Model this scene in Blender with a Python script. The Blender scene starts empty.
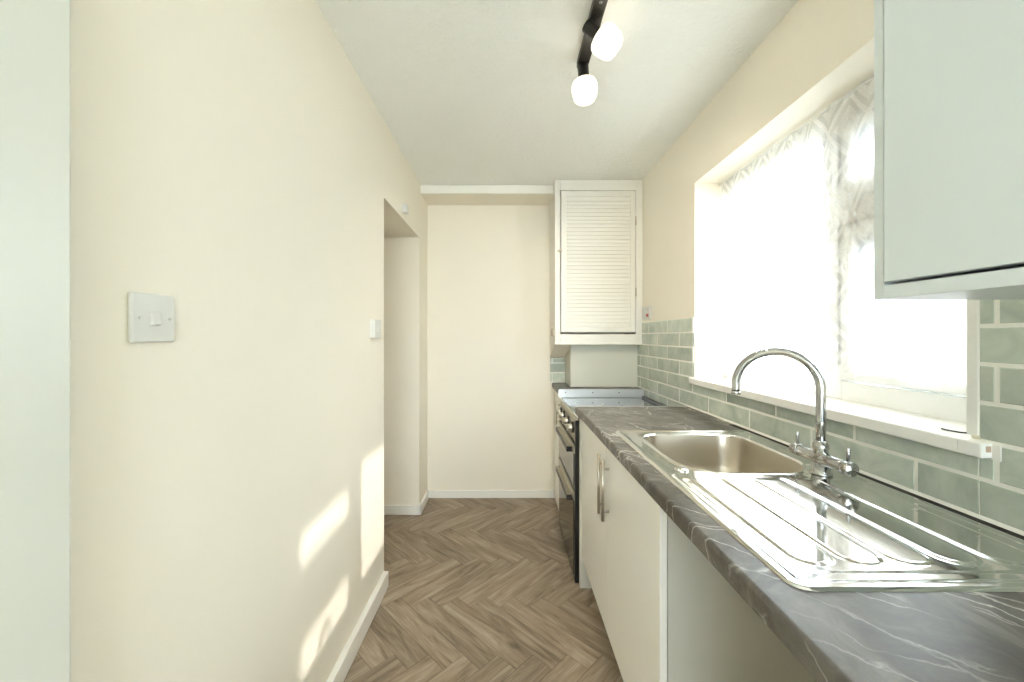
import bpy, bmesh, math, random
from mathutils import Vector, Matrix

random.seed(7)
C = bpy.context.scene.collection
PI = math.pi
H = 1.274                      # eye height; X to the right, Y into the room, Z up

# ------------------------------------------------------------------ camera
cam = bpy.data.cameras.new('camera')
cam.sensor_fit = 'HORIZONTAL'
cam.sensor_width = 36.0
cam.lens = 36.0 * 392.0 / 1024.0
cam.shift_x = 5.5 / 1024.0
cam.shift_y = -4.5 / 1024.0
cam.clip_start = 0.02
cam_o = bpy.data.objects.new('camera', cam)
C.objects.link(cam_o)
cam_o.location = (0, 0, H)
cam_o.rotation_euler = (PI / 2, 0, 0)
bpy.context.scene.camera = cam_o

# ------------------------------------------------------------------ world, sun, exposure
SKY_STRENGTH = 10.0
SUN_STRENGTH = 4.8
world = bpy.data.worlds.new('sky')
bpy.context.scene.world = world
world.use_nodes = True
wn = world.node_tree.nodes
wn['Background'].inputs[0].default_value = (0.80, 0.92, 1.0, 1)
wn['Background'].inputs[1].default_value = SKY_STRENGTH

sun = bpy.data.lights.new('sun', 'SUN')
sun.energy = SUN_STRENGTH
sun.angle = math.radians(1.4)
sun.color = (1.0, 0.95, 0.86)
sun_o = bpy.data.objects.new('sun', sun)
C.objects.link(sun_o)
sun_o.location = (4, -1, 5)
sun_o.rotation_euler = Vector((-1.755, 0.312, -1.223)).to_track_quat('-Z', 'Y').to_euler()

vs = bpy.context.scene.view_settings
vs.view_transform = 'Standard'
vs.look = 'None'
vs.gamma = 1.0
vs.use_curve_mapping = False
vs.exposure = 0.72
cy = bpy.context.scene.cycles
cy.use_denoising = True
cy.max_bounces = 14
cy.diffuse_bounces = 8
cy.glossy_bounces = 6
cy.transparent_max_bounces = 16
cy.sample_clamp_indirect = 8.0
cy.caustics_reflective = False
cy.caustics_refractive = False


# ------------------------------------------------------------------ materials
def lin(r, g, b):
    f = lambda c: (c / 255 / 12.92) if c / 255 <= 0.04045 else ((c / 255 + 0.055) / 1.055) ** 2.4
    return (f(r), f(g), f(b), 1)


class NT:
    """A small wrapper for building node materials."""
    def __init__(s, name):
        s.m = bpy.data.materials.new(name)
        s.m.use_nodes = True
        s.t = s.m.node_tree
        s.b = s.t.nodes['Principled BSDF']
        s.out = s.t.nodes['Material Output']

    def n(s, kind, **kw):
        nd = s.t.nodes.new('ShaderNode' + kind)
        for k, v in kw.items():
            setattr(nd, k, v)
        return nd

    def l(s, a, b):
        s.t.links.new(a, b)

    def math(s, op, a, b=None, c=None):
        nd = s.n('Math', operation=op)
        for i, v in enumerate((a, b, c)):
            if v is None:
                continue
            if isinstance(v, (int, float)):
                nd.inputs[i].default_value = v
            else:
                s.l(v, nd.inputs[i])
        return nd.outputs[0]

    def mix(s, f, a, b, mode='MIX'):
        nd = s.n('Mix', data_type='RGBA', blend_type=mode)
        for i, v in ((0, f), (6, a), (7, b)):
            if isinstance(v, (int, float)):
                nd.inputs[i].default_value = v
            elif isinstance(v, tuple):
                nd.inputs[i].default_value = v
            else:
                s.l(v, nd.inputs[i])
        return nd.outputs[2]

    def ramp(s, f, stops):
        nd = s.n('ValToRGB')
        cr = nd.color_ramp
        while len(cr.elements) < len(stops):
            cr.elements.new(0.5)
        for e, (p, c) in zip(cr.elements, stops):
            e.position = p
            e.color = c if isinstance(c, tuple) else (c, c, c, 1)
        s.l(f, nd.inputs[0])
        return nd.outputs[0]

    def coords(s, which='Object', scale=(1, 1, 1), rot=(0, 0, 0), loc=(0, 0, 0)):
        tc = s.n('TexCoord')
        mp = s.n('Mapping')
        mp.inputs['Scale'].default_value = scale
        mp.inputs['Rotation'].default_value = rot
        mp.inputs['Location'].default_value = loc
        s.l(tc.outputs[which], mp.inputs[0])
        return mp.outputs[0]

    def noise(s, vec, scale, detail=3, rough=0.5, dist=0.0):
        nd = s.n('TexNoise')
        nd.inputs['Scale'].default_value = scale
        nd.inputs['Detail'].default_value = detail
        nd.inputs['Roughness'].default_value = rough
        nd.inputs['Distortion'].default_value = dist
        s.l(vec, nd.inputs['Vector'])
        return nd

    def bump(s, h, strength, distance):
        nd = s.n('Bump')
        nd.inputs['Strength'].default_value = strength
        nd.inputs['Distance'].default_value = distance
        s.l(h, nd.inputs['Height'])
        s.l(nd.outputs[0], s.b.inputs['Normal'])
        return nd

    def set(s, **kw):
        for k, v in kw.items():
            s.b.inputs[k.replace('_', ' ')].default_value = v
        return s


def simple(name, col, rough=0.5, metal=0.0, var=0.04, bump=0.0, bscale=60, spec=0.5, coat=0.0):
    t = NT(name)
    v = t.coords()
    nz = t.noise(v, 5.0, 4)
    c2 = tuple(max(0, x * (1 - var * 2)) for x in col[:3]) + (1,)
    t.l(t.mix(nz.outputs[0], col, c2), t.b.inputs['Base Color'])
    t.set(Roughness=rough, Metallic=metal)
    t.b.inputs['Specular IOR Level'].default_value = spec
    t.b.inputs['Coat Weight'].default_value = coat
    if bump:
        t.bump(t.noise(v, bscale, 4).outputs[0], bump, 0.004)
    return t.m


M = {}
M['cream'] = simple('cream_wall_paint', (0.88, 0.83, 0.725, 1), 0.62, var=0.012, bump=0.10, bscale=45, spec=0.3)
M['white_plaster'] = simple('white_plaster_paint', (0.83, 0.82, 0.76, 1), 0.6, var=0.01, bump=0.05, spec=0.3)
M['gloss_white'] = simple('white_gloss_paint', (0.87, 0.86, 0.81, 1), 0.3, var=0.01, bump=0.03, bscale=30)
M['door_paint'] = simple('white_door_paint', (0.68, 0.69, 0.635, 1), 0.35, var=0.01)
M['upvc'] = simple('white_window_plastic', (0.85, 0.86, 0.85, 1), 0.25, var=0.005)
M['plastic'] = simple('white_switch_plastic', (0.70, 0.70, 0.67, 1), 0.3, var=0.005)
M['cupboard'] = simple('cream_cupboard_paint', (0.81, 0.79, 0.725, 1), 0.4, var=0.01, bump=0.03, bscale=30)
M['boxing'] = simple('pale_grey_green_board', (0.62, 0.615, 0.53, 1), 0.55, var=0.02)
M['unit'] = simple('off_white_unit_laminate', (0.89, 0.87, 0.82, 1), 0.28, var=0.01)
M['unit_cool'] = simple('pale_sage_white_laminate', (0.66, 0.715, 0.73, 1), 0.3, var=0.01)
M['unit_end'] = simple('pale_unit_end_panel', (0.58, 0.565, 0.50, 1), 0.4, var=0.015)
M['black'] = simple('black_enamel', (0.012, 0.012, 0.012, 1), 0.3, var=0.05)
M['black_satin'] = simple('black_satin_metal', (0.015, 0.014, 0.013, 1), 0.35, var=0.05)
M['rubber'] = simple('dark_gasket_rubber', (0.05, 0.05, 0.05, 1), 0.6)
M['hob_glass'] = simple('black_hob_glass', (0.02, 0.022, 0.02, 1), 0.05, spec=0.8, var=0.02)
M['oven_glass'] = simple('dark_oven_glass', (0.03, 0.028, 0.018, 1), 0.06, spec=0.9, var=0.05)
M['chrome'] = simple('polished_chrome', (0.46, 0.465, 0.46, 1), 0.05, 1.0, var=0.01)
M['satin_metal'] = simple('satin_nickel', (0.56, 0.52, 0.45, 1), 0.28, 1.0, var=0.03)
M['alu'] = simple('brushed_aluminium_strip', (0.74, 0.75, 0.74, 1), 0.3, 0.7, var=0.02)
M['panel_steel'] = simple('dark_bronze_steel', (0.36, 0.33, 0.26, 1), 0.3, 1.0, var=0.03)
M['cooker_steel'] = simple('cooker_stainless_panel', (0.55, 0.52, 0.43, 1), 0.28, 1.0, var=0.03)
M['red'] = simple('red_rocker_plastic', (0.45, 0.03, 0.02, 1), 0.35)
M['brass'] = simple('dull_brass', (0.45, 0.38, 0.26, 1), 0.4, 0.8)
M['grout'] = simple('pale_grout', (0.86, 0.855, 0.78, 1), 0.75, var=0.04, bump=0.1, bscale=200)
M['sealant'] = simple('white_sealant', (0.82, 0.81, 0.75, 1), 0.35, var=0.02)
M['chip'] = simple('bare_timber_chip', (0.55, 0.40, 0.28, 1), 0.8, var=0.2)
M['dark_edge'] = simple('near_black_strip', (0.03, 0.028, 0.025, 1), 0.65, spec=0.15)


def mk_ceiling():
    t = NT('stippled_white_ceiling')
    v = t.coords()
    n1 = t.noise(v, 55, 5, 0.65)
    n2 = t.noise(v, 9, 2)
    t.l(t.mix(n2.outputs[0], (0.94, 0.95, 0.92, 1), (0.92, 0.93, 0.90, 1)), t.b.inputs['Base Color'])
    t.set(Roughness=0.8)
    t.b.inputs['Specular IOR Level'].default_value = 0.2
    t.bump(t.ramp(n1.outputs[0], [(0.35, 0.0), (0.65, 1.0)]), 0.5, 0.006)
    return t.m


M['ceiling'] = mk_ceiling()


def mk_floor():
    t = NT('grey_oak_herringbone')
    uv = t.n('UVMap')
    uv.uv_map = 'UVMap'
    sep = t.n('SeparateXYZ')
    t.l(uv.outputs[0], sep.inputs[0])
    rnd = t.n('Attribute')
    rnd.attribute_name = 'plank_tone'
    r = rnd.outputs['Fac']
    cmb = t.n('CombineXYZ')
    t.l(t.math('MULTIPLY_ADD', sep.outputs[0], 2.2, t.math('MULTIPLY', r, 37.0)), cmb.inputs[0])
    t.l(t.math('MULTIPLY', sep.outputs[1], 15.0), cmb.inputs[1])
    t.l(t.math('MULTIPLY', r, 91.0), cmb.inputs[2])
    g1 = t.noise(cmb.outputs[0], 1.5, 6, 0.62, 0.9)
    cmb2 = t.n('CombineXYZ')
    t.l(t.math('MULTIPLY_ADD', sep.outputs[0], 5.0, t.math('MULTIPLY', r, 11.0)), cmb2.inputs[0])
    t.l(t.math('MULTIPLY', sep.outputs[1], 120.0), cmb2.inputs[1])
    t.l(t.math('MULTIPLY', r, 17.0), cmb2.inputs[2])
    g2 = t.noise(cmb2.outputs[0], 1.6, 3, 0.6)
    base = t.ramp(g1.outputs[0], [(0.27, (0.135, 0.098, 0.067, 1)), (0.42, (0.255, 0.194, 0.137, 1)),
                                  (0.55, (0.335, 0.264, 0.193, 1)), (0.75, (0.46, 0.38, 0.292, 1))])
    fine = t.ramp(g2.outputs[0], [(0.3, 0.78), (0.7, 1.1)])
    c = t.mix(1.0, base, fine, 'MULTIPLY')
    tone = t.math('MULTIPLY_ADD', r, 0.34, 0.86)
    cc = t.n('CombineXYZ')
    for i in range(3):
        t.l(tone, cc.inputs[i])
    c = t.mix(1.0, c, cc.outputs[0], 'MULTIPLY')
    # joints: distance from the plank edge, in metres
    ev = t.math('MINIMUM', sep.outputs[1], t.math('SUBTRACT', 0.098, sep.outputs[1]))
    eu = t.math('MINIMUM', sep.outputs[0], t.math('SUBTRACT', 0.488, sep.outputs[0]))
    e = t.math('MINIMUM', ev, eu)
    joint = t.ramp(t.math('MULTIPLY', e, 250.0), [(0.15, 0.62), (0.55, 1.0)])
    c = t.mix(1.0, c, joint, 'MULTIPLY')
    t.l(c, t.b.inputs['Base Color'])
    t.set(Roughness=0.42)
    t.b.inputs['Specular IOR Level'].default_value = 0.35
    t.bump(g2.outputs[0], 0.12, 0.002)
    return t.m


M['floor'] = mk_floor()


def mk_tile():
    t = NT('sage_glazed_tile')
    a = t.n('Attribute')
    a.attribute_name = 'tile_tone'
    r = a.outputs['Fac']
    v = t.coords()
    n1 = t.noise(v, 9, 5, 0.6, 0.8)
    col = t.ramp(n1.outputs[0], [(0.28, (0.39, 0.445, 0.385, 1)), (0.5, (0.51, 0.565, 0.485, 1)), (0.75, (0.65, 0.685, 0.60, 1))])
    tone = t.math('MULTIPLY_ADD', r, 0.26, 0.86)
    cc = t.n('CombineXYZ')
    for i in range(3):
        t.l(tone, cc.inputs[i])
    t.l(t.mix(1.0, col, cc.outputs[0], 'MULTIPLY'), t.b.inputs['Base Color'])
    t.set(Roughness=0.13)
    n2 = t.noise(v, 16, 2)
    t.bump(n2.outputs[0], 0.25, 0.003)
    return t.m


M['tile'] = mk_tile()


def mk_marble():
    t = NT('dark_grey_marble_laminate')
    tc = t.n('TexCoord')
    warp = t.noise(tc.outputs['Object'], 3.5, 4, 0.6)
    wv = t.n('VectorMath', operation='MULTIPLY_ADD')
    t.l(warp.outputs['Color'], wv.inputs[0])
    wv.inputs[1].default_value = (0.10, 0.10, 0.10)
    t.l(tc.outputs['Object'], wv.inputs[2])
    fine = t.noise(tc.outputs['Object'], 30, 3, 0.6)
    wv2 = t.n('VectorMath', operation='MULTIPLY_ADD')
    t.l(fine.outputs['Color'], wv2.inputs[0])
    wv2.inputs[1].default_value = (0.022, 0.022, 0.022)
    t.l(wv.outputs[0], wv2.inputs[2])
    rot = t.n('Mapping', vector_type='TEXTURE')
    rot.inputs['Rotation'].default_value = (0, 0, math.radians(-42))
    t.l(wv2.outputs[0], rot.inputs[0])
    sc = t.n('Mapping')
    sc.inputs['Scale'].default_value = (2.6, 9.5, 7.0)
    t.l(rot.outputs[0], sc.inputs[0])
    vo = t.n('TexVoronoi', feature='DISTANCE_TO_EDGE')
    vo.inputs['Scale'].default_value = 1.0
    t.l(sc.outputs[0], vo.inputs['Vector'])
    vein = t.ramp(vo.outputs['Distance'], [(0.0, 1.0), (0.008, 0.6), (0.022, 0.0)])
    mask = t.ramp(t.noise(tc.outputs['Object'], 4.5, 2).outputs[0], [(0.36, 0.0), (0.58, 1.0)])
    sc2 = t.n('Mapping')
    sc2.inputs['Scale'].default_value = (4.5, 13.0, 12.0)
    sc2.inputs['Location'].default_value = (3.3, 1.7, 0.4)
    t.l(rot.outputs[0], sc2.inputs[0])
    vo2 = t.n('TexVoronoi', feature='DISTANCE_TO_EDGE')
    vo2.inputs['Scale'].default_value = 1.0
    t.l(sc2.outputs[0], vo2.inputs['Vector'])
    vein2 = t.ramp(vo2.outputs['Distance'], [(0.0, 0.8), (0.010, 0.35), (0.026, 0.0)])
    mask2 = t.ramp(t.noise(tc.outputs['Object'], 9.0, 2).outputs[0], [(0.40, 0.0), (0.56, 1.0)])
    f = t.math('MAXIMUM', t.math('MULTIPLY', vein, mask), t.math('MULTIPLY', vein2, mask2))
    cl = t.noise(wv.outputs[0], 8, 7, 0.7, 0.8)
    base = t.ramp(cl.outputs[0], [(0.32, (0.034, 0.028, 0.022, 1)), (0.5, (0.088, 0.078, 0.066, 1)), (0.68, (0.18, 0.166, 0.148, 1))])
    t.l(t.mix(t.math('MULTIPLY', f, 0.85), base, (0.62, 0.60, 0.55, 1)), t.b.inputs['Base Color'])
    t.set(Roughness=0.38)
    t.b.inputs['Specular IOR Level'].default_value = 0.42
    t.bump(fine.outputs[0], 0.05, 0.002)
    return t.m


M['marble'] = mk_marble()


def mk_steel(name, rough, col=(0.72, 0.715, 0.69, 1), stretch=(3, 90, 3)):
    t = NT(name)
    v = t.coords(scale=stretch)
    n1 = t.noise(v, 4, 3, 0.6)
    n2 = t.noise(t.coords(), 6, 3)
    t.l(t.math('MULTIPLY_ADD', n1.outputs[0], rough * 0.5, t.math('MULTIPLY_ADD', n2.outputs[0], rough * 0.5, rough * 0.5)), t.b.inputs['Roughness'])
    t.set(Base_Color=col, Metallic=1.0)
    t.bump(n1.outputs[0], 0.02, 0.001)
    return t.m


M['steel'] = mk_steel('polished_stainless_drainer', 0.08, (0.74, 0.74, 0.72, 1))
M['steel_bowl'] = mk_steel('brushed_stainless_bowl', 0.34, (0.52, 0.475, 0.395, 1), (90, 90, 3))


def mk_glass():
    t = NT('window_glass')
    tr = t.n('BsdfTransparent')
    gl = t.n('BsdfGlossy')
    gl.inputs['Roughness'].default_value = 0.02
    mx = t.n('MixShader')
    mx.inputs[0].default_value = 0.05
    t.l(tr.outputs[0], mx.inputs[1])
    t.l(gl.outputs[0], mx.inputs[2])
    t.l(mx.outputs[0], t.out.inputs[0])
    t.t.nodes.remove(t.b)
    return t.m


M['glass'] = mk_glass()


def mk_lace():
    """White net: mostly open threads, with closed lozenge motifs in staggered columns and a closed top band and hem."""
    t = NT('white_lace_net')
    uv = t.n('UVMap')
    uv.uv_map = 'UVMap'
    sp = t.n('SeparateXYZ')
    t.l(uv.outputs[0], sp.inputs[0])
    u, v = sp.outputs[0], sp.outputs[1]
    du = t.math('ABSOLUTE', t.math('SUBTRACT', t.math('FRACT', t.math('DIVIDE', u, 0.15)), 0.5))
    dv = t.math('ABSOLUTE', t.math('SUBTRACT', t.math('FRACT', t.math('DIVIDE', v, 0.20)), 0.5))
    d = t.math('ADD', du, dv)                       # 0 at the motif centre, 0.5 on the lozenge grid lines
    d2 = t.math('ABSOLUTE', t.math('SUBTRACT', d, 0.5))
    # dense ring / centre pattern
    ring = t.ramp(d2, [(0.0, 0.95), (0.04, 0.95), (0.07, 0.36), (0.16, 0.36), (0.19, 0.75), (0.36, 0.82), (0.39, 0.42), (0.5, 0.42)])
    ring.node.color_ramp.interpolation = 'LINEAR'
    nz = t.noise(uv.outputs[0], 180, 2)
    thread = t.ramp(nz.outputs[0], [(0.35, 0.75), (0.65, 1.15)])
    a = t.math('MULTIPLY', ring, thread)
    top = t.ramp(v, [(0.885, 0.0), (0.90, 0.5)])     # frilled heading
    a = t.math('MINIMUM', t.math('ADD', a, top), 0.95)
    a = t.math('MULTIPLY_ADD', a, 0.48, 0.32)
    trn = t.n('BsdfTransparent')
    dif = t.n('BsdfDiffuse')
    dif.inputs[0].default_value = (0.90, 0.89, 0.87, 1)
    tl = t.n('BsdfTranslucent')
    tl.inputs[0].default_value = (0.90, 0.89, 0.87, 1)
    m1 = t.n('MixShader')
    m1.inputs[0].default_value = 0.38
    t.l(dif.outputs[0], m1.inputs[1])
    t.l(tl.outputs[0], m1.inputs[2])
    m2 = t.n('MixShader')
    t.l(a, m2.inputs[0])
    t.l(trn.outputs[0], m2.inputs[1])
    t.l(m1.outputs[0], m2.inputs[2])
    t.l(m2.outputs[0], t.out.inputs[0])
    t.t.nodes.remove(t.b)
    return t.m


M['lace'] = mk_lace()


def mk_opal():
    t = NT('lit_opal_glass')
    t.set(Base_Color=(0.9, 0.88, 0.8, 1), Roughness=0.25)
    t.b.inputs['Emission Color'].default_value = (1.0, 0.87, 0.66, 1)
    t.b.inputs['Emission Strength'].default_value = 1.1
    return t.m


M['opal'] = mk_opal()


# ------------------------------------------------------------------ mesh helpers
class MB:
    """Collects shapes given in world coordinates into ONE mesh object."""
    def __init__(s):
        s.bm = bmesh.new()

    def box(s, x0, x1, y0, y1, z0, z1, bev=0.0, seg=2, mat=0, rot=None, about=None):
        t = bmesh.new()
        bmesh.ops.create_cube(t, size=1.0)
        for v in t.verts:
            v.co = Vector(((x0 + x1) / 2 + v.co.x * (x1 - x0), (y0 + y1) / 2 + v.co.y * (y1 - y0), (z0 + z1) / 2 + v.co.z * (z1 - z0)))
        if bev:
            bmesh.ops.bevel(t, geom=list(t.edges), offset=bev, segments=seg, profile=0.5, affect='EDGES')
        if rot is not None:
            c = Vector(about) if about else Vector(((x0 + x1) / 2, (y0 + y1) / 2, (z0 + z1) / 2))
            for v in t.verts:
                v.co = rot @ (v.co - c) + c
        s.absorb(t, mat)
        return s

    def absorb(s, t, mat=0, smooth=False):
        vm = {}
        for v in t.verts:
            vm[v] = s.bm.verts.new(v.co)
        for f in t.faces:
            try:
                nf = s.bm.faces.new([vm[v] for v in f.verts])
            except ValueError:
                continue
            nf.material_index = mat
            nf.smooth = smooth or f.smooth
        t.free()

    def rings(s, rows, closed=True, cap0=False, cap1=False, mat=0, smooth=True):
        vs = [[s.bm.verts.new(p) for p in r] for r in rows]
        n = len(vs[0])
        for a, b in zip(vs, vs[1:]):
            for i in range(n if closed else n - 1):
                j = (i + 1) % n
                try:
                    f = s.bm.faces.new((a[i], a[j], b[j], b[i]))
                    f.smooth = smooth
                    f.material_index = mat
                except ValueError:
                    pass
        if cap0:
            f = s.bm.faces.new(list(reversed(vs[0])))
            f.material_index = mat
        if cap1:
            f = s.bm.faces.new(vs[-1])
            f.material_index = mat
        return s

    def tube(s, pts, r, n=20, cap=True, mat=0):
        pts = [Vector(p) for p in pts]
        rad = r if isinstance(r, (list, tuple)) else [r] * len(pts)
        rows = []
        up = None
        for i, p in enumerate(pts):
            d = (pts[min(i + 1, len(pts) - 1)] - pts[max(i - 1, 0)]).normalized()
            if up is None:
                up = Vector((0, 0, 1)) if abs(d.z) < 0.9 else Vector((1, 0, 0))
            a = (up - d * up.dot(d)).normalized()
            up = a
            b = d.cross(a)
            rows.append([p + (a * math.cos(2 * PI * k / n) + b * math.sin(2 * PI * k / n)) * rad[i] for k in range(n)])
        return s.rings(rows, True, cap, cap, mat)

    def lathe(s, prof, base, axis, n=32, mat=0, cap0=False, cap1=False):
        """prof: (radius, distance along axis) pairs."""
        base, axis = Vector(base), Vector(axis).normalized()
        a = axis.orthogonal().normalized()
        b = axis.cross(a)
        rows = [[base + axis * h + (a * math.cos(2 * PI * k / n) + b * math.sin(2 * PI * k / n)) * r for k in range(n)] for r, h in prof]
        return s.rings(rows, True, cap0, cap1, mat)

    def prism_y(s, prof, y0, y1, mat=0, smooth=False):
        """A closed (x, z) outline extruded along Y."""
        return s.rings([[(x, y0, z) for x, z in prof], [(x, y1, z) for x, z in prof]], True, True, True, mat, smooth)

    def prism_x(s, prof, x0, x1, mat=0):
        return s.rings([[(x0, y, z) for y, z in prof], [(x1, y, z) for y, z in prof]], True, True, True, mat, False)

    def prism_z(s, prof, z0, z1, mat=0):
        return s.rings([[(x, y, z0) for x, y in prof], [(x, y, z1) for x, y in prof]], True, True, True, mat, False)

    def build(s, name, mats, parent=None, recalc=True):
        if recalc:
            bmesh.ops.recalc_face_normals(s.bm, faces=list(s.bm.faces))
        off = Vector((0, 0, 0))
        p = parent
        while p is not None:
            off += Vector(p.location)
            p = p.parent
        for v in s.bm.verts:
            v.co -= off
        me = bpy.data.meshes.new(name)
        s.bm.to_mesh(me)
        s.bm.free()
        for m in (mats if isinstance(mats, (list, tuple)) else [mats]):
            me.materials.append(m)
        o = bpy.data.objects.new(name, me)
        C.objects.link(o)
        if parent is not None:
            o.parent = parent
        return o


def tag(o, label=None, cat=None, group=None, kind=None):
    for k, v in (('label', label), ('category', cat), ('group', group), ('kind', kind)):
        if v:
            o[k] = v
    return o


def thing(name, loc, label, cat, group=None):
    o = bpy.data.objects.new(name, None)
    o.empty_display_size = 0.05
    C.objects.link(o)
    o.location = loc
    return tag(o, label, cat, group)


def struct(o, label=None, cat=None):
    return tag(o, label, cat, None, 'structure')


# ------------------------------------------------------------------ dimensions
XL, XR = -0.625, 0.955          # plaster faces of the two long walls
TX = 0.947                      # face of the wall tiles
YB, YE = -2.5, 3.10             # rear wall, end wall
ZC = H + 1.10                   # ceiling
WT = H - 0.364                  # worktop top
WF = 0.359                      # worktop front edge

# ------------------------------------------------------------------ the room
L_, W_ = 0.488, 0.098


def build_floor():
    m = MB()
    m.box(XL - 1.2, XR + 0.3, YB - 0.1, YE + 0.1, -0.12, -0.004)
    slab = len(m.bm.faces)
    bm = m.bm
    uvl = bm.loops.layers.uv.new('UVMap')
    tone = bm.faces.layers.float.new('plank_tone')
    ux, vx = Vector((1, -1)) / math.sqrt(2), Vector((1, 1)) / math.sqrt(2)
    x0, y0 = -0.448, 1.845
    rnd = random.Random(3)
    planks = []
    for k in range(-45, 45):
        for j in range(-8, 8):
            o = Vector((x0, y0)) + (ux + vx) * W_ * k + (ux - vx) * L_ * j
            if not (-2.6 < o.x < 2.0 and -3.0 < o.y < 4.0):
                continue
            a = rnd.random()
            planks.append(([o, o + ux * L_, o + ux * L_ + vx * W_, o + vx * W_], a))
            q = o + vx * W_
            a = rnd.random()
            planks.append(([q, q + vx * L_, q + vx * L_ + ux * W_, q + ux * W_], a))
    for pts, a in planks:
        vsx = [bm.verts.new((p.x, p.y, 0.0)) for p in pts]
        f = bm.faces.new(vsx)
        f[tone] = a
        for lp, c in zip(f.loops, ((0, 0), (L_, 0), (L_, W_), (0, W_))):
            lp[uvl].uv = c
    for co, no in (((XL - 1.1, 0, 0), (-1, 0, 0)), ((XR + 0.1, 0, 0), (1, 0, 0)), ((0, YB - 0.05, 0), (0, -1, 0)), ((0, YE + 0.05, 0), (0, 1, 0))):
        top = [f for f in bm.faces if abs(f.calc_center_median().z) < 1e-4]
        geom = list({v for f in top for v in f.verts}) + list({e for f in top for e in f.edges}) + top
        bmesh.ops.bisect_plane(bm, geom=geom, plane_co=co, plane_no=no, clear_outer=True)
    for f in bm.faces:
        if abs(f.calc_center_median().z) < 1e-4 and f.normal.z < 0:
            f.normal_flip()
    return struct(m.build('floor', M['floor'], recalc=False))


build_floor()

m = MB()
m.box(XL - 1.2, XR + 0.3, YB - 0.1, YE + 0.1, ZC, ZC + 0.1)
struct(m.build('ceiling', M['ceiling']))

# window opening
WY0, WY1, WZ0, WZ1 = 0.805, 1.988, H - 0.2385, H + 0.778
m = MB()
m.box(XR, XR + 0.30, YB, WY0, 0, ZC)
m.box(XR, XR + 0.30, WY1, YE + 0.1, 0, ZC)
m.box(XR, XR + 0.30, WY0, WY1, 0, WZ0)
m.box(XR, XR + 0.30, WY0, WY1, WZ1, ZC)
wall_right = struct(m.build('wall_right', M['cream']))

# left wall with the doorway opening
OY0, OY1, OZ = 2.0, 2.81, H + 0.71
m = MB()
m.box(XL - 0.12, XL, YB, OY0, 0, ZC)
m.box(XL - 0.12, XL, OY0, OY1, OZ, ZC)
m.box(XL - 1.1, XL, OY1, YE + 0.1, 0, ZC)
wall_left = struct(m.build('wall_left', M['cream']))

# the small lobby behind the doorway
m = MB()
m.box(XL - 1.2, XL - 1.1, OY0 - 0.12, YE + 0.1, 0, ZC)
m.box(XL - 1.1, XL - 0.12, OY0 - 0.12, OY0, 0, ZC)
m.box(XL - 1.1, XL - 0.12, OY0, OY1, OZ, OZ + 0.1)
struct(m.build('wall_lobby', M['cream']))

m = MB()
m.box(XL - 0.12, XR + 0.3, YE, YE + 0.1, 0, ZC)
wall_back = struct(m.build('wall_back', M['cream']))

# boxed beam along the top of the end wall
m = MB()
m.box(XL, 0.339, 2.852, YE, H + 1.038, ZC, mat=0)
beam = struct(m.build('trim_1', M['cream']))
m = MB()
m.box(XL + 0.002, 0.338, 2.838, 2.852, H + 1.036, ZC - 0.004, 0.002)
m.build('fascia_board', M['gloss_white'], beam)

# rear wall behind the camera, with an unseen wide window added for fill daylight
m = MB()
DX0, DX1, DS, DZ = -0.60, 0.92, 0.62, 2.32
m.box(XL - 0.12, DX0, YB - 0.1, YB, 0, ZC)
m.box(DX1, XR + 0.3, YB - 0.1, YB, 0, ZC)
m.box(DX0, DX1, YB - 0.1, YB, DZ, ZC)
m.box(DX0, DX1, YB - 0.1, YB, 0, DS)
struct(m.build('wall_front', M['cream']))
m = MB()
for a, b in ((DX0, DX0 + 0.06), (DX1 - 0.06, DX1), (0.12, 0.20)):
    m.box(a, b, YB - 0.08, YB - 0.02, DS, DZ, 0.004)
m.box(DX0 + 0.06, DX1 - 0.06, YB - 0.08, YB - 0.02, DS, DS + 0.07, 0.004)
m.box(DX0 + 0.06, DX1 - 0.06, YB - 0.08, YB - 0.02, DZ - 0.06, DZ, 0.004)
d2 = struct(m.build('fill_window', M['upvc']))
m = MB()
m.box(DX0 + 0.055, DX1 - 0.055, YB - 0.055, YB - 0.045, DS + 0.065, DZ - 0.055)
m.build('pane', M['glass'], d2)

# flush white door folded back along the wall beside the camera
m = MB()
m.box(-0.612, -0.572, -0.24, 0.516, 0.006, 1.99, 0.003)
d1 = struct(m.build('door_1', M['door_paint']))
m = MB()
m.tube([(-0.572, -0.17, 1.02), (-0.53, -0.17, 1.02), (-0.523, -0.16, 1.02), (-0.523, -0.06, 1.02)], 0.009)
m.build('door_handle', M['chrome'], d1)


# skirting boards
def skirt(name, x0, x1, y0, y1, h):
    m = MB()
    m.box(x0, x1, y0, y1, 0.0, h, 0.005, 2)
    return struct(m.build(name, M['gloss_white']))


skirt('baseboard_left', XL, XL + 0.026, 0.53, OY0 - 0.004, 0.082)
m = MB()
m.box(XL - 1.09, XL + 0.014, OY1 - 0.014, OY1, 0, 0.068, 0.004)
m.box(XL, XL + 0.016, OY1 - 0.014, YE - 0.012, 0, 0.068, 0.004)
struct(m.build('baseboard_doorway', M['gloss_white']))
skirt('baseboard_back', XL, 0.40, YE - 0.014, YE, 0.062)


# ------------------------------------------------------------------ wall tiling (a part of its wall)
TP, RP = 0.311, 0.0765


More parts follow.
